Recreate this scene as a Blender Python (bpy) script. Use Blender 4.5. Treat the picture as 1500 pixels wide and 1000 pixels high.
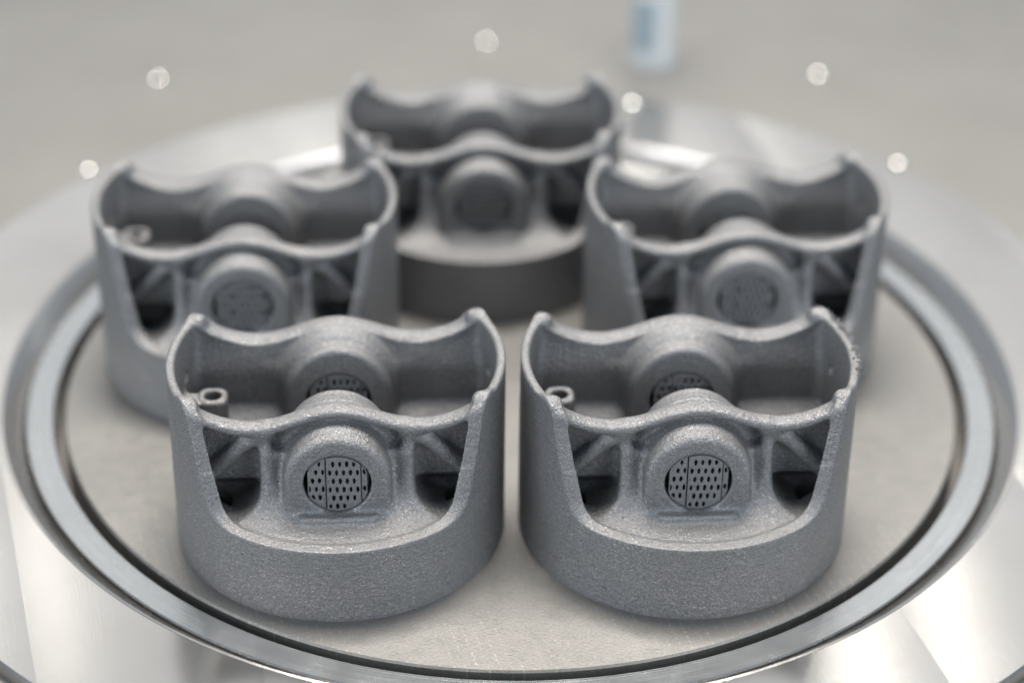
import bpy, math, random
import numpy as np
from mathutils import Vector, Matrix

random.seed(7)
rng = np.random.default_rng(7)
for o in list(bpy.data.objects):
    bpy.data.objects.remove(o)
scene = bpy.context.scene
col = scene.collection
S = 0.046                     # piston radius in metres: every length below is in piston radii

# ------------------------------------------------------------------ camera
EL, ROLL = 0.5683, 0.0136
cam_d = bpy.data.cameras.new('camera')
cam = bpy.data.objects.new('camera', cam_d)
col.objects.link(cam)
fw = Vector((0, math.cos(EL), -math.sin(EL)))
rt = Vector((1, 0, 0))
up = rt.cross(fw)
r2 = math.cos(ROLL) * rt + math.sin(ROLL) * up
u2 = -math.sin(ROLL) * rt + math.cos(ROLL) * up
M = Matrix((r2, u2, -fw)).transposed().to_4x4()
M.translation = Vector((0.1476, -13.0066, 8.6774)) * S
cam.matrix_world = M
cam_d.sensor_width = 36
cam_d.lens = 3421.3 / 1500 * 36
cam_d.shift_x = -10.2 / 1500
cam_d.clip_start = 0.01
cam_d.clip_end = 50
cam_d.dof.use_dof = True
cam_d.dof.focus_distance = 13.35 * S
cam_d.dof.aperture_fstop = 4.3
scene.camera = cam

# ------------------------------------------------------------------ ambient light of the room
world = bpy.data.worlds.new('World')
scene.world = world
world.use_nodes = True
bg = world.node_tree.nodes['Background']
bg.inputs[0].default_value = (0.74, 0.86, 1.0, 1)
bg.inputs[1].default_value = 0.36

# ------------------------------------------------------------------ lamps
def area(name, loc, target, sx, sy, radiance, color):
    l = bpy.data.lights.new(name, 'AREA')
    l.shape = 'RECTANGLE'
    l.size, l.size_y = sx, sy
    l.energy = radiance * math.pi * sx * sy
    l.color = color
    o = bpy.data.objects.new(name, l)
    col.objects.link(o)
    o.location = loc
    d = Vector(target) - Vector(loc)
    o.rotation_euler = d.to_track_quat('-Z', 'Y').to_euler()
    return o

WARM = (1.0, 0.93, 0.84)
COOL = (0.88, 0.95, 1.0)
area('ceiling_panel_lamp', (0.03, 0.24, 1.25), (0, 0, 0), 0.60, 0.50, 39.0, WARM)
area('added_chamfer_light', (-0.55, -0.22, 1.10), (0, 0.15, 0), 0.48, 0.17, 4.0, (0.98, 0.98, 1.0))  # added light, placed so the far chamfer mirrors it white
area('added_chamfer_light', (0.60, -0.22, 1.10), (0, 0.15, 0), 0.48, 0.17, 4.0, (0.98, 0.98, 1.0))  # second added light, for the other side of the far chamfer
area('side_panel_lamp', (-1.6, -1.2, 0.55), (0, 0, 0), 1.4, 0.9, 6.6, COOL)
area('side_panel_lamp', (1.6, -1.2, 0.55), (0, 0, 0), 1.4, 0.9, 5.8, COOL)
area('back_panel_lamp', (0.0, 1.75, 1.15), (0, 0.1, 0), 2.6, 0.9, 0.85, (1.0, 0.96, 0.91))
area('added_ring_light', (0.0, 1.70, 0.885), (0, 0.14, 0), 0.60, 0.05, 3.5, WARM)  # added low strip, there only to brighten the far arc of the ring
area('back_strip_lamp', (0.52, 1.55, 1.36), (0.1, 0, 0), 0.045, 0.35, 8.0, WARM)
area('back_strip_lamp', (-0.56, 1.60, 1.36), (-0.1, 0, 0), 0.06, 0.35, 4.0, WARM)

scene.view_settings.view_transform = 'Standard'
scene.view_settings.look = 'None'
scene.view_settings.gamma = 1
scene.view_settings.exposure = 0.0
scene.render.engine = 'CYCLES'
scene.cycles.max_bounces = 6
scene.cycles.diffuse_bounces = 3
scene.cycles.glossy_bounces = 4

# ------------------------------------------------------------------ node helpers
class NT:
    def __init__(self, name):
        self.m = bpy.data.materials.new(name)
        self.m.use_nodes = True
        self.t = self.m.node_tree
        self.b = self.t.nodes['Principled BSDF']
    def n(self, typ, **kw):
        nd = self.t.nodes.new(typ)
        ins = kw.pop('ins', {})
        for k, v in kw.items():
            setattr(nd, k, v)
        for k, v in ins.items():
            self.set(nd.inputs[k], v)
        return nd
    def set(self, sock, v):
        if hasattr(v, 'links') or isinstance(v, bpy.types.NodeSocket):
            self.t.links.new(v, sock)
        else:
            sock.default_value = v
    def math(self, op, a, b=0.0, c=0.0, clamp=False):
        nd = self.n('ShaderNodeMath', operation=op)
        nd.use_clamp = clamp
        self.set(nd.inputs[0], a); self.set(nd.inputs[1], b); self.set(nd.inputs[2], c)
        return nd.outputs[0]
    def vmath(self, op, a, b=(0, 0, 0)):
        nd = self.n('ShaderNodeVectorMath', operation=op)
        self.set(nd.inputs[0], a); self.set(nd.inputs[1], b)
        return nd.outputs[0]
    def noise(self, vec, scale, detail=2, rough=0.5):
        nd = self.n('ShaderNodeTexNoise', ins={'Vector': vec, 'Scale': scale, 'Detail': detail, 'Roughness': rough})
        return nd.outputs[0]
    def ramp(self, f, stops):
        nd = self.n('ShaderNodeValToRGB')
        el = nd.color_ramp.elements
        while len(el) < len(stops):
            el.new(0.5)
        for e, (p, c) in zip(el, stops):
            e.position = p
            e.color = c if len(c) == 4 else (*c, 1)
        self.set(nd.inputs[0], f)
        return nd.outputs[0]
    def mix(self, f, a, b, blend='MIX'):
        nd = self.n('ShaderNodeMix', data_type='RGBA', blend_type=blend)
        self.set(nd.inputs[0], f); self.set(nd.inputs[6], a); self.set(nd.inputs[7], b)
        return nd.outputs[2]
    def mrange(self, v, a, b, c=0.0, d=1.0):
        nd = self.n('ShaderNodeMapRange', ins={0: v, 1: a, 2: b, 3: c, 4: d})
        return nd.outputs[0]
    def objco(self):
        return self.vmath('SCALE_', None) if False else self.n('ShaderNodeTexCoord').outputs['Object']
    def unit(self):
        """object coordinates in piston radii"""
        nd = self.n('ShaderNodeVectorMath', operation='SCALE')
        self.t.links.new(self.n('ShaderNodeTexCoord').outputs['Object'], nd.inputs[0])
        nd.inputs['Scale'].default_value = 1 / S
        return nd.outputs[0]
    def P(self, **kw):
        for k, v in kw.items():
            self.set(self.b.inputs[k.replace('_', ' ')], v)

def c4(r, g, b): return (r, g, b, 1)

# sintered aluminium powder: matt grey grain with bright specks
def make_sintered(name, tint=1.0):
    k = NT(name)
    co = k.unit()
    loc = k.n('ShaderNodeObjectInfo').outputs['Location']
    off = k.n('ShaderNodeVectorMath', operation='SCALE'); k.t.links.new(loc, off.inputs[0]); off.inputs['Scale'].default_value = 3 / S
    v = k.vmath('ADD', co, off.outputs[0])
    grain = k.noise(v, 120, 2, 0.7)
    grain2 = k.noise(v, 42, 1, 0.5)
    cloud = k.noise(v, 2.3, 2, 0.55)
    vor = k.n('ShaderNodeTexVoronoi', ins={'Vector': v, 'Scale': 165.0})
    sep = k.n('ShaderNodeSeparateColor'); k.t.links.new(vor.outputs['Color'], sep.inputs[0])
    speck = k.math('MULTIPLY', k.mrange(sep.outputs[0], 0.80, 0.99), k.mrange(k.noise(v, 5.0, 1, 0.5), 0.35, 0.65, 0.45, 1.1))
    sz = k.n('ShaderNodeSeparateXYZ'); k.t.links.new(v, sz.inputs[0])
    lz = k.n('ShaderNodeCombineXYZ'); k.set(lz.inputs[2], k.math('MULTIPLY', sz.outputs[2], 75.0))
    layer = k.noise(lz.outputs[0], 1.0, 1, 0.5)
    dark = k.mrange(sep.outputs[1], 0.85, 0.99)
    base = k.ramp(grain, [(0.25, c4(0.122, 0.126, 0.136)), (0.5, c4(0.198, 0.203, 0.214)), (0.78, c4(0.31, 0.308, 0.305))])
    base = k.mix(k.mrange(cloud, 0.35, 0.75, 0.0, 0.25), base, c4(0.22, 0.222, 0.23))
    base = k.mix(k.math('MULTIPLY', speck, 0.42), base, c4(0.62, 0.60, 0.57))
    base = k.mix(k.math('MULTIPLY', dark, 0.5), base, c4(0.05, 0.053, 0.065))
    # a few soot specks
    pit = k.n('ShaderNodeTexVoronoi', ins={'Vector': v, 'Scale': 6.5})
    base = k.mix(k.mrange(pit.outputs['Distance'], 0.02, 0.06, 0.8, 0.0), base, c4(0.05, 0.05, 0.055))
    h = k.math('ADD', k.math('ADD', k.math('MULTIPLY', grain, 0.8), k.math('MULTIPLY', grain2, 0.8)), k.math('MULTIPLY', layer, 0.35))
    bump = k.n('ShaderNodeBump', ins={'Height': h, 'Strength': 0.6, 'Distance': 0.014 * S})
    k.P(Base_Color=base, Metallic=0.65, Roughness=k.mrange(speck, 0, 1, 0.50, 0.28), Normal=bump.outputs[0])
    return k.m
MAT_PISTON = make_sintered('sintered_metal')

def make_support():
    k = NT('support_metal')
    v = k.unit()
    g = k.noise(v, 110, 2, 0.6)
    base = k.ramp(g, [(0.3, c4(0.14, 0.145, 0.155)), (0.7, c4(0.235, 0.241, 0.252))])
    bump = k.n('ShaderNodeBump', ins={'Height': g, 'Strength': 0.35, 'Distance': 0.008 * S})
    k.P(Base_Color=base, Metallic=0.5, Roughness=0.58, Normal=bump.outputs[0])
    return k.m
MAT_SUPPORT = make_support()

# build plate: blasted metal with faint dotted scan traces
SD = (math.cos(math.radians(-74)), math.sin(math.radians(-74)))   # direction of the milling / scan lines
def make_plate():
    k = NT('blasted_plate')
    v = k.unit()
    fine = k.noise(v, 60, 3, 0.6)
    mid = k.noise(v, 9, 4, 0.6)
    big = k.noise(v, 0.9, 3, 0.55)
    base = k.ramp(fine, [(0.3, c4(0.188, 0.186, 0.182)), (0.7, c4(0.268, 0.266, 0.262))])
    base = k.mix(k.mrange(mid, 0.4, 0.7, 0.0, 0.35), base, c4(0.21, 0.205, 0.197))
    base = k.mix(k.mrange(big, 0.45, 0.7, 0.0, 0.35), base, c4(0.32, 0.315, 0.305))
    sx = k.n('ShaderNodeSeparateXYZ'); k.t.links.new(v, sx.inputs[0])
    x, y = sx.outputs[0], sx.outputs[1]
    along = k.math('ADD', k.math('MULTIPLY', x, SD[0]), k.math('MULTIPLY', y, SD[1]))
    across = k.math('ADD', k.math('MULTIPLY', x, -SD[1]), k.math('MULTIPLY', y, SD[0]))
    def dots(c, p, w):
        fr = k.math('ABSOLUTE', k.math('SUBTRACT', k.math('FRACT', k.math('DIVIDE', c, p)), 0.5))
        return k.math('LESS_THAN', fr, w)
    d = k.math('MULTIPLY', dots(across, 0.062, 0.08), dots(along, 0.043, 0.3))
    patch = k.math('MULTIPLY', k.mrange(k.noise(v, 1.1, 2, 0.5), 0.42, 0.58), k.mrange(y, -1.2, -1.9))
    patch = k.math('MULTIPLY', patch, k.mrange(k.noise(v, 14, 2, 0.5), 0.42, 0.62))
    d = k.math('MULTIPLY', d, patch)
    base = k.mix(k.math('MULTIPLY', d, 0.3), base, c4(0.62, 0.60, 0.57))
    h = k.math('ADD', k.math('ADD', fine, k.math('MULTIPLY', mid, 0.25)), k.math('MULTIPLY', d, 0.2))
    bump = k.n('ShaderNodeBump', ins={'Height': h, 'Strength': 0.16, 'Distance': 0.010 * S})
    k.P(Base_Color=base, Metallic=0.75, Roughness=k.mrange(mid, 0.3, 0.7, 0.40, 0.52), Normal=bump.outputs[0])
    return k.m
MAT_PLATE = make_plate()

# milled flange: facing passes, each slightly dished, leave straight bright and dark lanes
def make_flange():
    k = NT('milled_flange')
    v = k.unit()
    sx = k.n('ShaderNodeSeparateXYZ'); k.t.links.new(v, sx.inputs[0])
    x, y = sx.outputs[0], sx.outputs[1]
    across = k.math('ADD', k.math('MULTIPLY', x, -SD[1]), k.math('MULTIPLY', y, SD[0]))
    along = k.math('ADD', k.math('MULTIPLY', x, SD[0]), k.math('MULTIPLY', y, SD[1]))
    fr = k.math('FRACT', k.math('DIVIDE', k.math('ADD', across, 12.25 - 1.515), 1.225))
    comb = k.n('ShaderNodeCombineXYZ'); k.set(comb.inputs[0], k.math('MULTIPLY', across, 60.0)); k.set(comb.inputs[1], k.math('MULTIPLY', along, 2.0))
    brush = k.noise(comb.outputs[0], 1.0, 3, 0.6)
    fine = k.noise(v, 45, 3, 0.6)
    big = k.noise(v, 0.8, 3, 0.5)
    base = k.ramp(big, [(0.3, c4(0.44, 0.432, 0.42)), (0.7, c4(0.51, 0.505, 0.495))])
    base = k.mix(k.mrange(fine, 0.55, 0.8, 0.0, 0.3), base, c4(0.5, 0.47, 0.43))
    geo = k.n('ShaderNodeNewGeometry')
    tilt = k.math('MULTIPLY', k.math('SUBTRACT', fr, 0.14), 0.07)
    tv = k.n('ShaderNodeCombineXYZ'); k.set(tv.inputs[0], k.math('MULTIPLY', tilt, -SD[1])); k.set(tv.inputs[1], k.math('MULTIPLY', tilt, SD[0]))
    nrm = k.vmath('NORMALIZE', k.vmath('ADD', geo.outputs['Normal'], tv.outputs[0]))
    h = k.math('ADD', k.math('MULTIPLY', brush, 1.0), k.math('MULTIPLY', fine, 0.35))
    bump = k.n('ShaderNodeBump', ins={'Height': h, 'Strength': 0.014, 'Distance': 0.01 * S, 'Normal': nrm})
    k.P(Base_Color=base, Metallic=0.98, Roughness=0.19, Normal=bump.outputs[0])
    return k.m
MAT_FLANGE = make_flange()

def make_metal(name, colr, rough, metallic=0.9, grain=0.0, scale=30, turned=False):
    k = NT(name)
    v = k.unit()
    n1 = k.noise(v, scale, 3, 0.6)
    n2 = k.noise(v, 1.2, 3, 0.5)
    a = tuple(c * 0.88 for c in colr); b = tuple(min(1, c * 1.1) for c in colr)
    base = k.mix(n2, c4(*a), c4(*b))
    base = k.mix(k.mrange(n1, 0.5, 0.75, 0.0, grain), base, c4(*[c * 0.6 for c in colr]))
    h = n1
    if turned:
        sx = k.n('ShaderNodeSeparateXYZ'); k.t.links.new(v, sx.inputs[0])
        rr = k.math('SQRT', k.math('ADD', k.math('MULTIPLY', sx.outputs[0], sx.outputs[0]), k.math('MULTIPLY', sx.outputs[1], sx.outputs[1])))
        cb = k.n('ShaderNodeCombineXYZ'); k.set(cb.inputs[0], k.math('MULTIPLY', rr, 90.0))
        h = k.noise(cb.outputs[0], 1.0, 3, 0.6)
    bump = k.n('ShaderNodeBump', ins={'Height': h, 'Strength': 0.15, 'Distance': 0.01 * S})
    k.P(Base_Color=base, Metallic=metallic, Roughness=k.mrange(n1, 0.3, 0.7, rough * 0.9, rough * 1.15), Normal=bump.outputs[0])
    return k.m
MAT_RING = make_metal('turned_ring', (0.37, 0.39, 0.405), 0.25, 0.92, 0.0, 4, turned=True)
MAT_BORE = make_metal('dark_bore', (0.30, 0.28, 0.26), 0.4, 0.85, 0.2)
MAT_CHAMFER = make_metal('turned_chamfer', (0.66, 0.64, 0.62), 0.17, 0.95, 0.0, 4)
MAT_EDGE = make_metal('bright_edge', (0.80, 0.79, 0.77), 0.25, 1.0)
MAT_FLOOR = make_metal('matt_floor', (0.285, 0.28, 0.27), 0.48, 0.88, 0.15)
MAT_RIM = make_metal('pale_rim', (0.245, 0.242, 0.236), 0.48, 0.88, 0.1)
MAT_SCREW = make_metal('polished_steel', (0.85, 0.83, 0.80), 0.06, 1.0)
MAT_POST = make_metal('pale_enamel', (0.36, 0.385, 0.40), 0.4, 0.1)
MAT_BLUE = make_metal('blue_label', (0.27, 0.34, 0.39), 0.5, 0.0)
MAT_DARK = make_metal('dark_rubber', (0.24, 0.235, 0.23), 0.6, 0.0)

# ------------------------------------------------------------------ mesh helpers
def tag(o, label=None, cat=None, group=None, kind=None):
    if label: o['label'] = label
    if cat: o['category'] = cat
    if group: o['group'] = group
    if kind: o['kind'] = kind
    return o
def link(name, me, mat=None, parent=None, loc=(0, 0, 0)):
    if mat is not None and len(me.materials) == 0:
        me.materials.append(mat)
    o = bpy.data.objects.new(name, me)
    col.objects.link(o)
    o.location = loc
    if parent: o.parent = parent
    return o
def empty(name, loc=(0, 0, 0), rz=0.0):
    o = bpy.data.objects.new(name, None)
    o.empty_display_size = 0.01
    col.objects.link(o)
    o.location = loc
    o.rotation_euler = (0, 0, rz)
    return o
def lathe(name, prof, n=192, closed=True):
    """prof: (r, z) in piston radii, closed loop when closed"""
    a = np.linspace(0, 2 * math.pi, n, endpoint=False)
    V = np.concatenate([np.stack([r * np.cos(a), r * np.sin(a), np.full(n, z)], 1) for r, z in prof]) * S
    m = len(prof); F = []
    for i in range(m if closed else m - 1):
        j = (i + 1) % m
        for q in range(n):
            w = (q + 1) % n
            F.append((i * n + q, i * n + w, j * n + w, j * n + q))
    if not closed:                        # cap the ends that do not lie on the axis
        F.append(tuple(range(n - 1, -1, -1)))
        F.append(tuple((m - 1) * n + q for q in range(n)))
    me = bpy.data.meshes.new(name)
    me.from_pydata(V.tolist(), [], F)
    me.update()
    sm = [abs(p.normal.z) < 0.97 and len(p.vertices) == 4 for p in me.polygons]
    me.polygons.foreach_set('use_smooth', sm)
    me.set_sharp_from_angle(angle=math.radians(35))
    return me

# ------------------------------------------------------------------ the setting
DC = (0.0985 * S, 0.0751 * S, 0)
o = link('build_plate', lathe('build_plate', [(2.94, -0.6), (2.957, -0.585), (2.957, -0.012), (2.945, 0.0)], 256, False), MAT_PLATE, None, DC)
tag(o, 'round blasted metal build plate the pistons stand on', None, None, 'structure')
ring = link('seal_ring', lathe('seal_ring', [(3.025, -0.30), (3.205, -0.30), (3.205, -0.010), (3.197, -0.002), (3.035, -0.002), (3.025, -0.012)], 256), MAT_RING, None, DC)
tag(ring, 'pale blue grey metal ring set in the groove round the build plate', 'ring')
o = link('flange', lathe('flange', [(3.36, -0.4), (3.36, 0.100), (3.364, 0.105), (4.155, 0.105), (4.17, 0.09), (4.17, -0.05), (3.6, -0.4)], 256), MAT_FLANGE, None, DC)
tag(o, None, None, None, 'structure')
o = link('chamfer', lathe('chamfer', [(3.212, -0.42), (3.359, -0.42), (3.359, 0.102), (3.345, 0.1045), (3.214, -0.022), (3.212, -0.03)], 256), MAT_CHAMFER, None, DC)
tag(o, None, None, None, 'structure')
o = link('groove_floor', lathe('groove_floor', [(2.96, -0.5), (3.21, -0.5), (3.21, -0.305), (2.96, -0.305)], 96), MAT_BORE, None, DC)
tag(o, None, None, None, 'structure')
o = link('chamber_floor', lathe('chamber_floor', [(4.1, -0.2), (7.05, -0.2), (7.05, 0.0), (4.1, 0.0)], 192), MAT_FLOOR, None, DC)
tag(o, None, None, None, 'structure')
o = link('chamber_rim', lathe('chamber_rim', [(7.0, -0.3), (12.0, -0.3), (12.0, 0.02), (7.10, 0.02), (7.0, 0.004)], 192), MAT_RIM, None, DC)
tag(o, None, None, None, 'structure')

# ------------------------------------------------------------------ surface extraction from a distance field
def tri(F, g):
    i = np.floor(g).astype(np.int32)
    for a in range(3):
        i[:, a] = np.clip(i[:, a], 0, F.shape[a] - 2)
    f = (g - i).astype(np.float32)
    x, y, z = i.T
    fx, fy, fz = f.T
    c00 = F[x, y, z] * (1 - fx) + F[x + 1, y, z] * fx
    c10 = F[x, y + 1, z] * (1 - fx) + F[x + 1, y + 1, z] * fx
    c01 = F[x, y, z + 1] * (1 - fx) + F[x + 1, y, z + 1] * fx
    c11 = F[x, y + 1, z + 1] * (1 - fx) + F[x + 1, y + 1, z + 1] * fx
    return (c00 * (1 - fy) + c10 * fy) * (1 - fz) + (c01 * (1 - fy) + c11 * fy) * fz
def nets(F, project=2):
    """surface nets: returns vertices in grid units, quads, normals"""
    sg = F < 0
    nx, ny, nz = F.shape
    cnt = np.zeros((nx - 1, ny - 1, nz - 1), np.uint8)
    for dx in (0, 1):
        for dy in (0, 1):
            for dz in (0, 1):
                cnt += sg[dx:nx - 1 + dx, dy:ny - 1 + dy, dz:nz - 1 + dz]
    act = np.argwhere((cnt > 0) & (cnt < 8))
    idx = np.full(cnt.shape, -1, np.int32)
    idx[tuple(act.T)] = np.arange(len(act))
    cor = [(a, b, c) for a in (0, 1) for b in (0, 1) for c in (0, 1)]
    val = {c: F[act[:, 0] + c[0], act[:, 1] + c[1], act[:, 2] + c[2]] for c in cor}
    acc = np.zeros((len(act), 3), np.float32); n = np.zeros(len(act), np.float32)
    for c in cor:
        for ax in range(3):
            if c[ax]: continue
            e = list(c); e[ax] = 1; e = tuple(e)
            a, b = val[c], val[e]
            m = (a < 0) != (b < 0)
            t = np.where(m, a / np.where(m, a - b, 1), 0)
            pt = np.tile(np.array(c, np.float32), (len(act), 1)); pt[:, ax] = t
            acc += pt * m[:, None]; n += m
    V = act + acc / n[:, None]
    Q = []
    for ax in range(3):
        sl0 = [slice(1, -1)] * 3; sl1 = [slice(1, -1)] * 3
        sl0[ax] = slice(0, -1); sl1[ax] = slice(1, None)
        a = sg[tuple(sl0)]; b = sg[tuple(sl1)]
        e = np.argwhere(a != b)
        flip = a[tuple(e.T)]
        o1, o2 = (ax + 1) % 3, (ax + 2) % 3
        pos = e.copy(); pos[:, o1] += 1; pos[:, o2] += 1
        q = []
        for d1, d2 in ((1, 1), (0, 1), (0, 0), (1, 0)):
            p = pos.copy(); p[:, o1] -= d1; p[:, o2] -= d2
            q.append(idx[tuple(p.T)])
        q = np.stack(q, 1)
        q[~flip] = q[~flip][:, ::-1]
        Q.append(q)
    Q = np.concatenate(Q)
    G = np.gradient(F)
    for _ in range(project):
        g = np.stack([tri(G[a], V) for a in range(3)], 1)
        d = tri(F, V)
        st = d[:, None] * g / np.maximum((g * g).sum(1, keepdims=True), 1e-9)
        V = V - np.clip(st, -0.4, 0.4)
    g = np.stack([tri(G[a], V) for a in range(3)], 1)
    N = g / np.maximum(np.linalg.norm(g, axis=1, keepdims=True), 1e-9)
    return V, Q, N
def mesh_from(name, V, Q, N):
    """a mesh from the quads Q, keeping only the vertices it uses, with the field's own normals"""
    used, inv = np.unique(Q, return_inverse=True)
    inv = inv.reshape(Q.shape)
    me = bpy.data.meshes.new(name)
    me.vertices.add(len(used)); me.vertices.foreach_set('co', V[used].astype(np.float32).ravel())
    me.loops.add(inv.size); me.loops.foreach_set('vertex_index', inv.astype(np.int32).ravel())
    me.polygons.add(len(inv))
    me.polygons.foreach_set('loop_start', np.arange(0, inv.size, 4, dtype=np.int32))
    me.update(calc_edges=True)
    me.validate()
    me.polygons.foreach_set('use_smooth', np.ones(len(me.polygons), bool))
    me.normals_split_custom_set_from_vertices(N[used].astype(np.float32).tolist())
    me.update()
    return me
def smin(a, b, k):
    h = np.maximum(k - np.abs(a - b), 0) / k
    return np.minimum(a, b) - h * h * k * 0.25
def smax(a, b, k): return -smin(-a, -b, k)
def rint(a, b, r):                    # intersection with a rounded edge of radius r
    return np.minimum(np.maximum(a + r, b + r), 0) + np.hypot(np.maximum(a + r, 0), np.maximum(b + r, 0)) - r

# ------------------------------------------------------------------ piston
H, LIP, HZ, HR = 1.192, 0.4845, 0.726, 0.1965
FACE = 0.655                          # distance of the boss face from the axis
h = 0.0085
NXY, NZ = 122, 149
Z0 = -3 * h
ax = ((np.arange(NXY) + 0.5) * h).astype(np.float32)
az = (Z0 + np.arange(NZ) * h).astype(np.float32)
a, b, z = np.meshgrid(ax, ax, az, indexing='ij')
r = np.hypot(a, b)

def rail_height(a):
    t = np.clip(a / 0.48, 0, 1)
    inner = 1.035 + 0.112 * (0.5 + 0.5 * np.cos(np.pi * t))
    return np.where(a < 0.48, inner, 1.035 + 0.135 * (np.clip(a - 0.48, 0, 1) / 0.36) ** 2)

def piston_field():
    fld = {}
    yc = 0.53 + 0.125 * np.clip((1.19 - z) / 0.54, -0.1, 1.3)
    cut = rint(yc - b, LIP - z, 0.135)
    cut = np.maximum(cut, 0.25 - b)
    shell = np.maximum(r - 1, 0.934 - r)
    shell = rint(shell, z - H, 0.022)
    shell = np.maximum(shell, -z)
    shell = smax(shell, -cut, 0.02)
    shell = smax(shell, np.where(z > 0.8, rint(b - yc, z - H, 0.10), -0.5), 0.02)
    crown = np.maximum(np.maximum(r - 1, -z), z - LIP)
    crown = rint(r - 1, z - LIP, 0.008); crown = np.maximum(crown, -z)
    body = smin(shell, crown, 0.05)
    wt = np.clip((z - 0.82) / 0.25, 0, 1); wy = (0.388 + 0.045 * wt * wt * (3 - 2 * wt) - 0.11 * np.clip((0.62 - z) / 0.10, 0, 1)).astype(np.float32)
    cavity = np.maximum(np.maximum(b - wy, 0.28 - z), r - 0.93)
    body = smax(body, -cavity, 0.05)
    pocket = np.maximum(np.maximum(0.644 * a + 0.767 * b - 0.785, 0.16 - z), np.maximum(0.43 - a, np.maximum(wy - b, b - 0.585)))
    pocket = np.maximum(pocket, r - 0.93)
    body = smax(body, -pocket, 0.03)
    # solid wall between the skirts
    zr = rail_height(a)
    wall = np.maximum(np.abs(b - wy) - 0.026, np.maximum(z - zr + 0.02, np.maximum(r - 0.97, 0.05 - z)))
    fld['cross_wall'] = wall
    body = smin(body, wall, 0.05)
    # rounded rail along the top of the wall
    qb = np.maximum(np.abs(b - 0.478) - 0.024, 0); qz = np.maximum(np.abs(z - zr + 0.029) - 0.004, 0)
    rail = np.hypot(qb, qz) - 0.026
    rail = np.maximum(rail, r - 0.98)
    fld['rail'] = rail
    body = smin(body, rail, 0.04)
    # pin boss
    Ro = np.interp(b, [0.2, 0.40, 0.46, 0.52, 0.66], [0.372, 0.370, 0.352, 0.336, 0.310]).astype(np.float32)
    kx = np.interp(b, [0.2, 0.45, 0.66], [1.17, 1.10, 1.0]).astype(np.float32)
    d2 = np.where(z > HZ, np.hypot(a * kx, z - HZ) - Ro, a * kx - Ro - 0.03 * np.clip(HZ - z, 0, 1))
    boss = rint(d2, np.abs(b - (FACE + 0.2) / 2) - (FACE - 0.2) / 2, 0.04)
    boss = np.maximum(boss, 0.12 - z)
    R3 = 0.398
    d3 = np.where(z > HZ, np.hypot(a * 1.13, z - HZ) - R3, a * 1.13 - R3 - 0.06 * np.clip(HZ - z, 0, 1))
    collar = rint(d3, np.abs(b - 0.36) - 0.045, 0.03)
    collar = np.maximum(collar, 0.12 - z)
    bossu = smin(boss, collar, 0.05)
    body = smin(body, collar, 0.07)
    fld['pin_boss'] = bossu
    # buttress beside the boss
    fl = np.clip((0.78 - z) / 0.28, 0, 1.2)
    xl = 0.42 + 0.12 * fl ** 3
    zt = 0.865 + 0.0 * a
    bf = 0.525 + 0.05 * fl + 0.09 * fl * fl
    leg = smax(smax(a - xl, 0.26 - a, 0.02), smax(b - bf, wy - b, 0.01), 0.035)
    leg = smax(leg, z - zt, 0.04)
    leg = np.maximum(leg, 0.2 - z)
    fld['buttress'] = leg
    body = smin(body, leg, 0.075)
    body = smin(body, bossu, 0.035)
    # stepped ledge under the bore
    ledge = rint(rint(a - 0.235, b - 0.725, 0.05), z - 0.528, 0.02)
    ledge = np.maximum(ledge, np.maximum(0.35 - b, 0.3 - z))
    fld['ledge'] = ledge
    body = smin(body, ledge, 0.03)
    # diagonal strut from the rail to the skirt
    def capsule(p, q, rad, rad2=None):
        p = np.array(p); q = np.array(q); d = q - p
        t = np.clip(((a - p[0]) * d[0] + (b - p[1]) * d[1] + (z - p[2]) * d[2]) / (d @ d), 0, 1)
        rr = rad if rad2 is None else rad + (rad2 - rad) * t
        return np.sqrt((a - p[0] - t * d[0]) ** 2 + (b - p[1] - t * d[1]) ** 2 + (z - p[2] - t * d[2]) ** 2) - rr
    strut = smin(capsule((0.40, 0.465, 0.99), (0.52, 0.46, 0.915), 0.050, 0.046), capsule((0.52, 0.46, 0.915), (0.80, 0.43, 0.62), 0.046, 0.058), 0.03)
    strut = np.maximum(strut, r - 0.97)
    ridge = capsule((0.405, 0.53, 0.62), (0.415, 0.475, 0.945), 0.040, 0.034)
    ridge = np.maximum(ridge, wy - b)
    strut = np.maximum(strut, wy - b)
    fld['buttress'] = np.minimum(leg, ridge)
    body = smin(body, ridge, 0.05)
    fld['strut'] = strut
    body = smin(body, strut, 0.04)
    # small knobs where rail and skirt meet
    knob = np.sqrt((a - 0.828) ** 2 + (b - 0.447) ** 2 + (z - 1.165) ** 2) - 0.040
    fld['corner_knob'] = knob
    body = smin(body, knob, 0.045)
    # pin bore and small oil holes in the skirt
    bore = np.maximum(np.hypot(a, z - HZ) - HR, 0.15 - b)
    body = smax(body, -bore, 0.016)
    dim = np.sqrt((a - 0.905) ** 2 + (b - 0.25) ** 2 + (z - 0.89) ** 2) - 0.032
    body = smax(body, -dim, 0.012)
    body = np.maximum(body, r - 1.0)
    return body.astype(np.float32), fld
quarter, FLD = piston_field()

def unfold(q):
    q = np.concatenate([q[::-1], q], 0)
    return np.concatenate([q[:, ::-1], q], 1)
FULL = unfold(quarter)
NF = FULL.shape[0]
fx = ((np.arange(NF) - NF / 2 + 0.5) * h).astype(np.float32)
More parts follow.
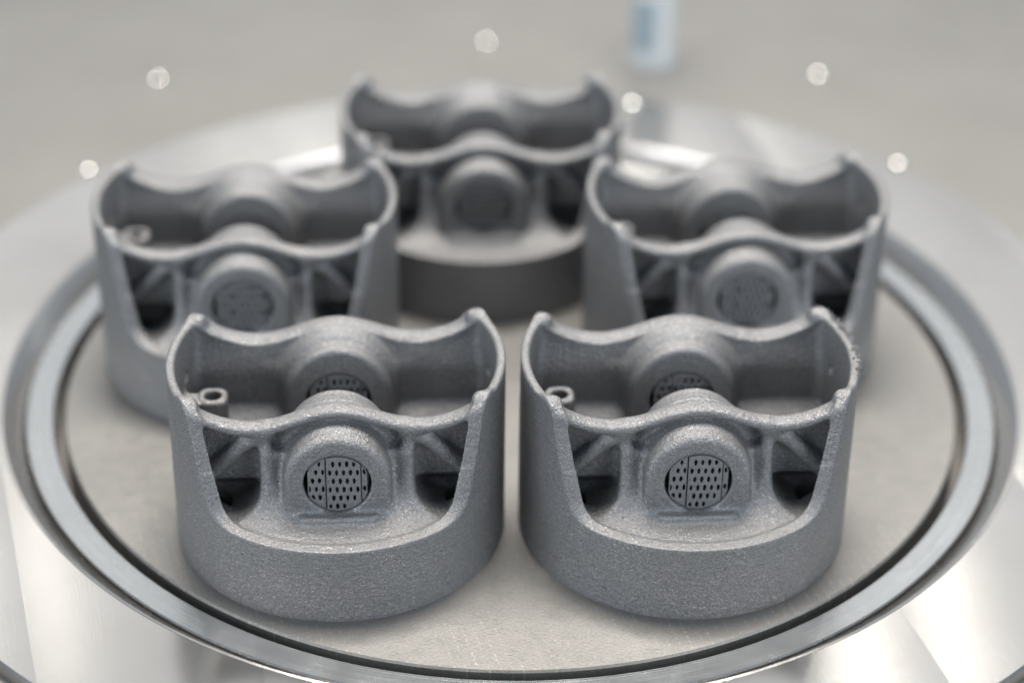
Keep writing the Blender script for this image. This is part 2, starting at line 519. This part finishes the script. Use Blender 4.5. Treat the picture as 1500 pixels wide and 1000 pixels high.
# oil nozzle socket: one square post with a round hole at the left skirt
X, Y, Z = np.meshgrid(fx, fx, az, indexing='ij')
TX, TY, TZ = -0.752, 0.15, 0.83
sq = rint(rint(np.abs(X - TX) - 0.090, np.abs(Y - TY) - 0.088, 0.06), Z - TZ, 0.028)
arm = np.maximum(np.maximum(np.abs(Y - TY + 0.02) - 0.06, X - TX), np.maximum(Z - TZ + 0.012, -0.985 - X))
sock = np.maximum(np.maximum(np.minimum(sq, arm), 0.2 - Z), np.hypot(X, Y) - 0.97)
TUBE = sock
FULL = smin(FULL, sock.astype(np.float32), 0.05)
hole = np.maximum(np.hypot(X - TX, Y - TY) - 0.050, 0.45 - Z)
FULL = smax(FULL, -hole, 0.02).astype(np.float32)
V, Q, N = nets(FULL)
del X, Y, Z

# which part each face belongs to
fc = V[Q].mean(1)
W = np.stack([(fc[:, 0] - NF / 2 + 0.5) * h, (fc[:, 1] - NF / 2 + 0.5) * h, Z0 + fc[:, 2] * h], 1)
gi = np.rint(fc).astype(int)
qa = np.where(gi[:, 0] >= NF // 2, gi[:, 0] - NF // 2, NF // 2 - 1 - gi[:, 0])
qb_ = np.where(gi[:, 1] >= NF // 2, gi[:, 1] - NF // 2, NF // 2 - 1 - gi[:, 1])
def samp(f): return f[qa, qb_, gi[:, 2]]
order = ['corner_knob', 'strut', 'buttress', 'ledge', 'rail', 'pin_boss', 'cross_wall']
lab = np.full(len(Q), -1)
best = np.full(len(Q), 0.016)
for i, nme in enumerate(order):
    d = samp(FLD[nme])
    m = d < best
    lab[m] = i; best[m] = d[m]
lab[(TUBE[tuple(gi.T)] < 0.012)] = 20
rr_ = np.hypot(W[:, 0], W[:, 1])
lab[(np.hypot(np.abs(W[:, 0]), W[:, 2] - HZ) < HR + 0.012) & (np.abs(W[:, 1]) > 0.17) & (np.abs(W[:, 1]) < FACE + .02)] = order.index('pin_boss')
lab[rr_ > 0.985] = -1
sk = (lab == -1) & (W[:, 2] > LIP + 0.004)
lab[sk] = 21
# faces cut off in small islands join the part around them
side = (W[:, 0] < 0).astype(int) + 2 * (W[:, 1] < 0)
key = lab * 4 + np.where(lab == -1, 0, np.where(lab == 21, side % 2, np.where((lab == order.index('rail')) | (lab == order.index('ledge')) | (lab == order.index('pin_boss')), side // 2 * 2, np.where(lab == 20, 0, side))))
for rnd in range(4):
    keys = np.unique(key)
    # union of faces that share an edge-vertex and a key, by label propagation with pointer jumping
    ki = np.searchsorted(keys, key)
    tok, inv = np.unique((Q.astype(np.int64) * len(keys) + ki[:, None]).ravel(), return_inverse=True)
    inv = inv.reshape(Q.shape)
    lblv = np.arange(len(tok))
    while True:
        m = lblv[inv].min(1)
        new = lblv.copy()
        for c in range(4):
            np.minimum.at(new, inv[:, c], m)
        new = new[new]; new = new[new]
        if (new == lblv).all(): break
        lblv = new
    cid = lblv[inv[:, 0]]
    u, ci, cn = np.unique(cid, return_inverse=True, return_counts=True)
    big = np.zeros(len(u), bool)
    for kk in keys:
        sel = np.unique(ci[key == kk])
        big[sel[cn[sel].argmax()]] = True
    small = ~big[ci]
    if not small.any(): break
    vk = np.full(len(V), -99)
    for c in range(4):
        vk[Q[~small, c]] = key[~small]
    for grow in range(60):
        nk = vk[Q].max(1)
        m = small & (nk > -99)
        if not m.any(): break
        key[m] = nk[m]
        for c in range(4):
            vk[Q[m, c]] = key[m]
        small &= ~m
        if not small.any(): break
lab = np.floor_divide(key, 4)
qs = key - lab * 4
VW = np.stack([(V[:, 0] - NF / 2 + 0.5) * h, (V[:, 1] - NF / 2 + 0.5) * h, Z0 + V[:, 2] * h], 1) * S

PARTS = []                            # (name, mesh, parent index)
def part(name, mask):
    if mask.sum() < 12: return None
    me = mesh_from(name, VW, Q[mask], N)
    me.materials.append(MAT_PISTON)
    PARTS.append((name, me))
    return me
boss_meshes = []
NAMES = {-1: 'crown', 20: 'oil_socket', 21: 'skirt'}
for kk in np.unique(key):
    lb = int(kk // 4)
    nme = NAMES.get(lb) or order[lb]
    if nme == 'pin_boss':
        me = mesh_from('pin_boss', VW, Q[key == kk], N)
        me.materials.append(MAT_PISTON)
        boss_meshes.append((me, -1 if W[key == kk][:, 1].mean() < 0 else 1))
    else:
        part(nme, key == kk)

# perforated support panels left in the bores, thin sheets across the bore
def support_panels():
    p = 0.017                                   # grid step in bore radii
    nx_, nt = int(2.1 / p), 11
    gx = (np.arange(nx_) - nx_ / 2 + 0.5) * p
    gt = (np.arange(nt) - nt / 2 + 0.5) * p
    x, t, zz = np.meshgrid(gx, gt, gx, indexing='ij')
    holes = np.full(x.shape, 9.0)
    for row in range(6):
        z0 = 0.695 - 0.303 * row
        for c in range(-6, 7):
            x0 = -0.114 + 0.203 * c + (0.103 if row % 2 else 0)
            jit = random.uniform(0.85, 1.12)
            sx_, sz_ = 0.050 * jit, 0.106 * random.uniform(0.88, 1.1)
            kk = np.hypot((x - x0) / sx_, (zz - z0) / sz_)
            d = (kk - 1) * sx_
            if math.hypot(x0, z0) < 0.90: holes = np.minimum(holes, d)
    out = []
    for x0, x1 in ((-0.87, -0.345), (-0.315, 0.685), (0.705, 0.875)):
        d = np.maximum(np.maximum(x0 - x, x - x1), np.hypot(x, zz) - 0.955)
        inset = d + 0.035
        hl = np.maximum(holes, inset)
        d = np.maximum(d, -hl)
        d = np.maximum(d, np.abs(t) - 0.06)
        F = np.pad(d.astype(np.float32), 2, constant_values=0.2)
        V_, Q_, N_ = nets(F, 1)
        V_ = V_ - 2
        V3 = np.stack([(V_[:, 0] - nx_ / 2 + 0.5) * p, (V_[:, 1] - nt / 2 + 0.5) * p, (V_[:, 2] - nx_ / 2 + 0.5) * p], 1) * HR * S
        me = mesh_from('support_panel', V3, Q_, N_)
        me.materials.append(MAT_SUPPORT)
        out.append(me)
    # short comb teeth that tie the panels to the bore
    vs, fs = [], []
    for i in range(84):
        an = 2 * math.pi * (i + 0.5) / 84
        if abs(math.cos(an)) > 0.86: continue
        c, s_ = math.cos(an), math.sin(an)
        b0 = len(vs)
        for rr in (0.935, 1.03):
            for w in (-0.017, 0.017):
                for t_ in (-0.055, 0.055):
                    vs.append(((c * rr - s_ * w) * HR * S, t_ * HR * S, (s_ * rr + c * w) * HR * S))
        for f in ((0, 1, 3, 2), (4, 6, 7, 5), (0, 4, 5, 1), (2, 3, 7, 6), (0, 2, 6, 4), (1, 5, 7, 3)):
            fs.append([b0 + q for q in f])
    me = bpy.data.meshes.new('support_teeth')
    me.from_pydata(vs, [], fs); me.materials.append(MAT_SUPPORT)
    return out, me
PANELS, TEETH = support_panels()

CENTRES = {'T': (-0.1417, 1.7967), 'BL': (-1.6703, 0.4491), 'FL': (-0.9284, -1.4662), 'FR': (1.1573, -1.3993), 'BR': (1.5831, 0.6197)}
LABELS = {
    'T': 'farthest grey sintered metal piston, most blurred, alone at the back of the build plate',
    'BL': 'blurred grey metal piston in the middle row at the left, behind the front left piston',
    'FL': 'sharp front left grey metal piston with clean skirt rims and grainy perforated bore',
    'FR': 'front right grey metal piston with a ragged burr along its right skirt rim',
    'BR': 'blurred grey metal piston in the middle row at the right, behind the burred piston',
}
ROT = 0.063
roots = {}
for k in ('FL', 'FR', 'BL', 'BR', 'T'):
    cx, cy = CENTRES[k]
    root = empty('piston', (cx * S, cy * S, 0.0002), ROT + {'BL': -0.008, 'BR': 0.010, 'T': -0.012}.get(k, 0.0))
    tag(root, LABELS[k], 'piston', 'printed pistons on the build plate')
    roots[k] = root
    for nme, me in PARTS:
        link(nme, me, None, root)
    for me, sgn in boss_meshes:
        bo = link('pin_boss', me, None, root)
        for yy, flip in ((FACE - 0.026, 1), (0.222, -1)):
            for pi, pm in enumerate(PANELS):
                link('support_panel', pm, None, bo, (0, sgn * (yy + (0.009 * flip if pi == 1 else 0)) * S, HZ * S))
                if flip == 1: link('support_panel', pm, None, bo, (0.055 * HR * S, sgn * (yy - 0.045) * S, (HZ - 0.06 * HR) * S))
            link('support_teeth', TEETH, None, bo, (0, sgn * yy * S, HZ * S))

# burr on the right skirt rim of the front right piston
def burr():
    vs, fs = [], []
    for i in range(620):
        an = random.triangular(-0.30, 0.56, 0.25)
        rad = 0.990 + random.gauss(0, 0.011)
        c = Vector((rad * math.cos(an), rad * math.sin(an), H - 0.010 + random.gauss(0, 0.011)))
        sz = random.uniform(0.003, 0.009) * (1.5 if random.random() < 0.1 else 1)
        b0 = len(vs)
        for d in ((1, 0, 0), (-1, 0, 0), (0, 1, 0), (0, -1, 0), (0, 0, 1), (0, 0, -1)):
            vs.append(tuple((c + Vector(d) * sz * random.uniform(0.6, 1.4) + Vector((random.uniform(-.3, .3) * sz, random.uniform(-.3, .3) * sz, 0))) * S))
        for f in ((0, 2, 4), (2, 1, 4), (1, 3, 4), (3, 0, 4), (2, 0, 5), (1, 2, 5), (3, 1, 5), (0, 3, 5)):
            fs.append([b0 + q for q in f])
    me = bpy.data.meshes.new('burr')
    me.from_pydata(vs, [], fs)
    return me
bo = link('burr', burr(), MAT_PISTON, roots['FR'])
tag(bo, 'ragged crumbly burr along the skirt rim', kind='stuff')

# ------------------------------------------------------------------ screws and post behind
def dome():
    prof = [(0.056, 0.0), (0.056, 0.022)] + [(0.056 * math.cos(t), 0.022 + 0.032 * math.sin(t)) for t in np.linspace(0.12, 1.5, 18)]
    return lathe('head', prof, 40, False)
DOME = dome()
DOME.polygons.foreach_set('use_smooth', [True] * len(DOME.polygons))
def socket():
    return lathe('washer', [(0.12, 0.0), (0.155, 0.0), (0.155, 0.012), (0.12, 0.014)], 40)
WASHER = socket()
SCREWS = [((-3.206, 2.938), 'domed screw nearest the left edge, beside the left middle piston'),
          ((-2.887, 4.545), 'domed screw far back at the left on the chamber floor'),
          ((-0.171, 5.344), 'domed screw farthest back, straight behind the rearmost piston'),
          ((1.040, 3.985), 'domed screw just right of the rearmost piston, in front of the pale post'),
          ((2.634, 4.792), 'domed screw far back at the right on the chamber floor'),
          ((3.103, 3.219), 'domed screw at the right, beside the right middle piston')]
for (x_, y_), lb in SCREWS:
    e = empty('screw', (x_ * S, y_ * S, 0.105 * S if math.hypot(x_, y_) < 4.2 else 0.0))
    tag(e, lb, 'screw', 'screws in the chamber floor')
    link('head', DOME, MAT_SCREW, e)

post = empty('post', (1.25 * S, 5.05 * S, 0.0))
tag(post, 'pale bluish white post standing on the floor behind the pistons', 'post')
link('tube', lathe('tube', [(0.22, 0.0), (0.22, 0.06), (0.195, 0.10), (0.195, 2.9), (0.17, 2.95)], 48, False), MAT_POST, post)
def label_patch():
    vs, fs = [], []
    n = 12
    for i in range(n + 1):
        t = math.radians(200 + 70 * i / n)
        for zz in (0.16, 0.62):
            for rr in (0.190, 0.199):
                vs.append((rr * math.cos(t) * S, rr * math.sin(t) * S, zz * S))
    for i in range(n):
        q = i * 4
        fs += [(q + 1, q + 5, q + 7, q + 3), (q + 2, q + 3, q + 7, q + 6), (q, q + 4, q + 5, q + 1)]
    me = bpy.data.meshes.new('label'); me.from_pydata(vs, [], fs)
    return me
link('label', label_patch(), MAT_BLUE, post)
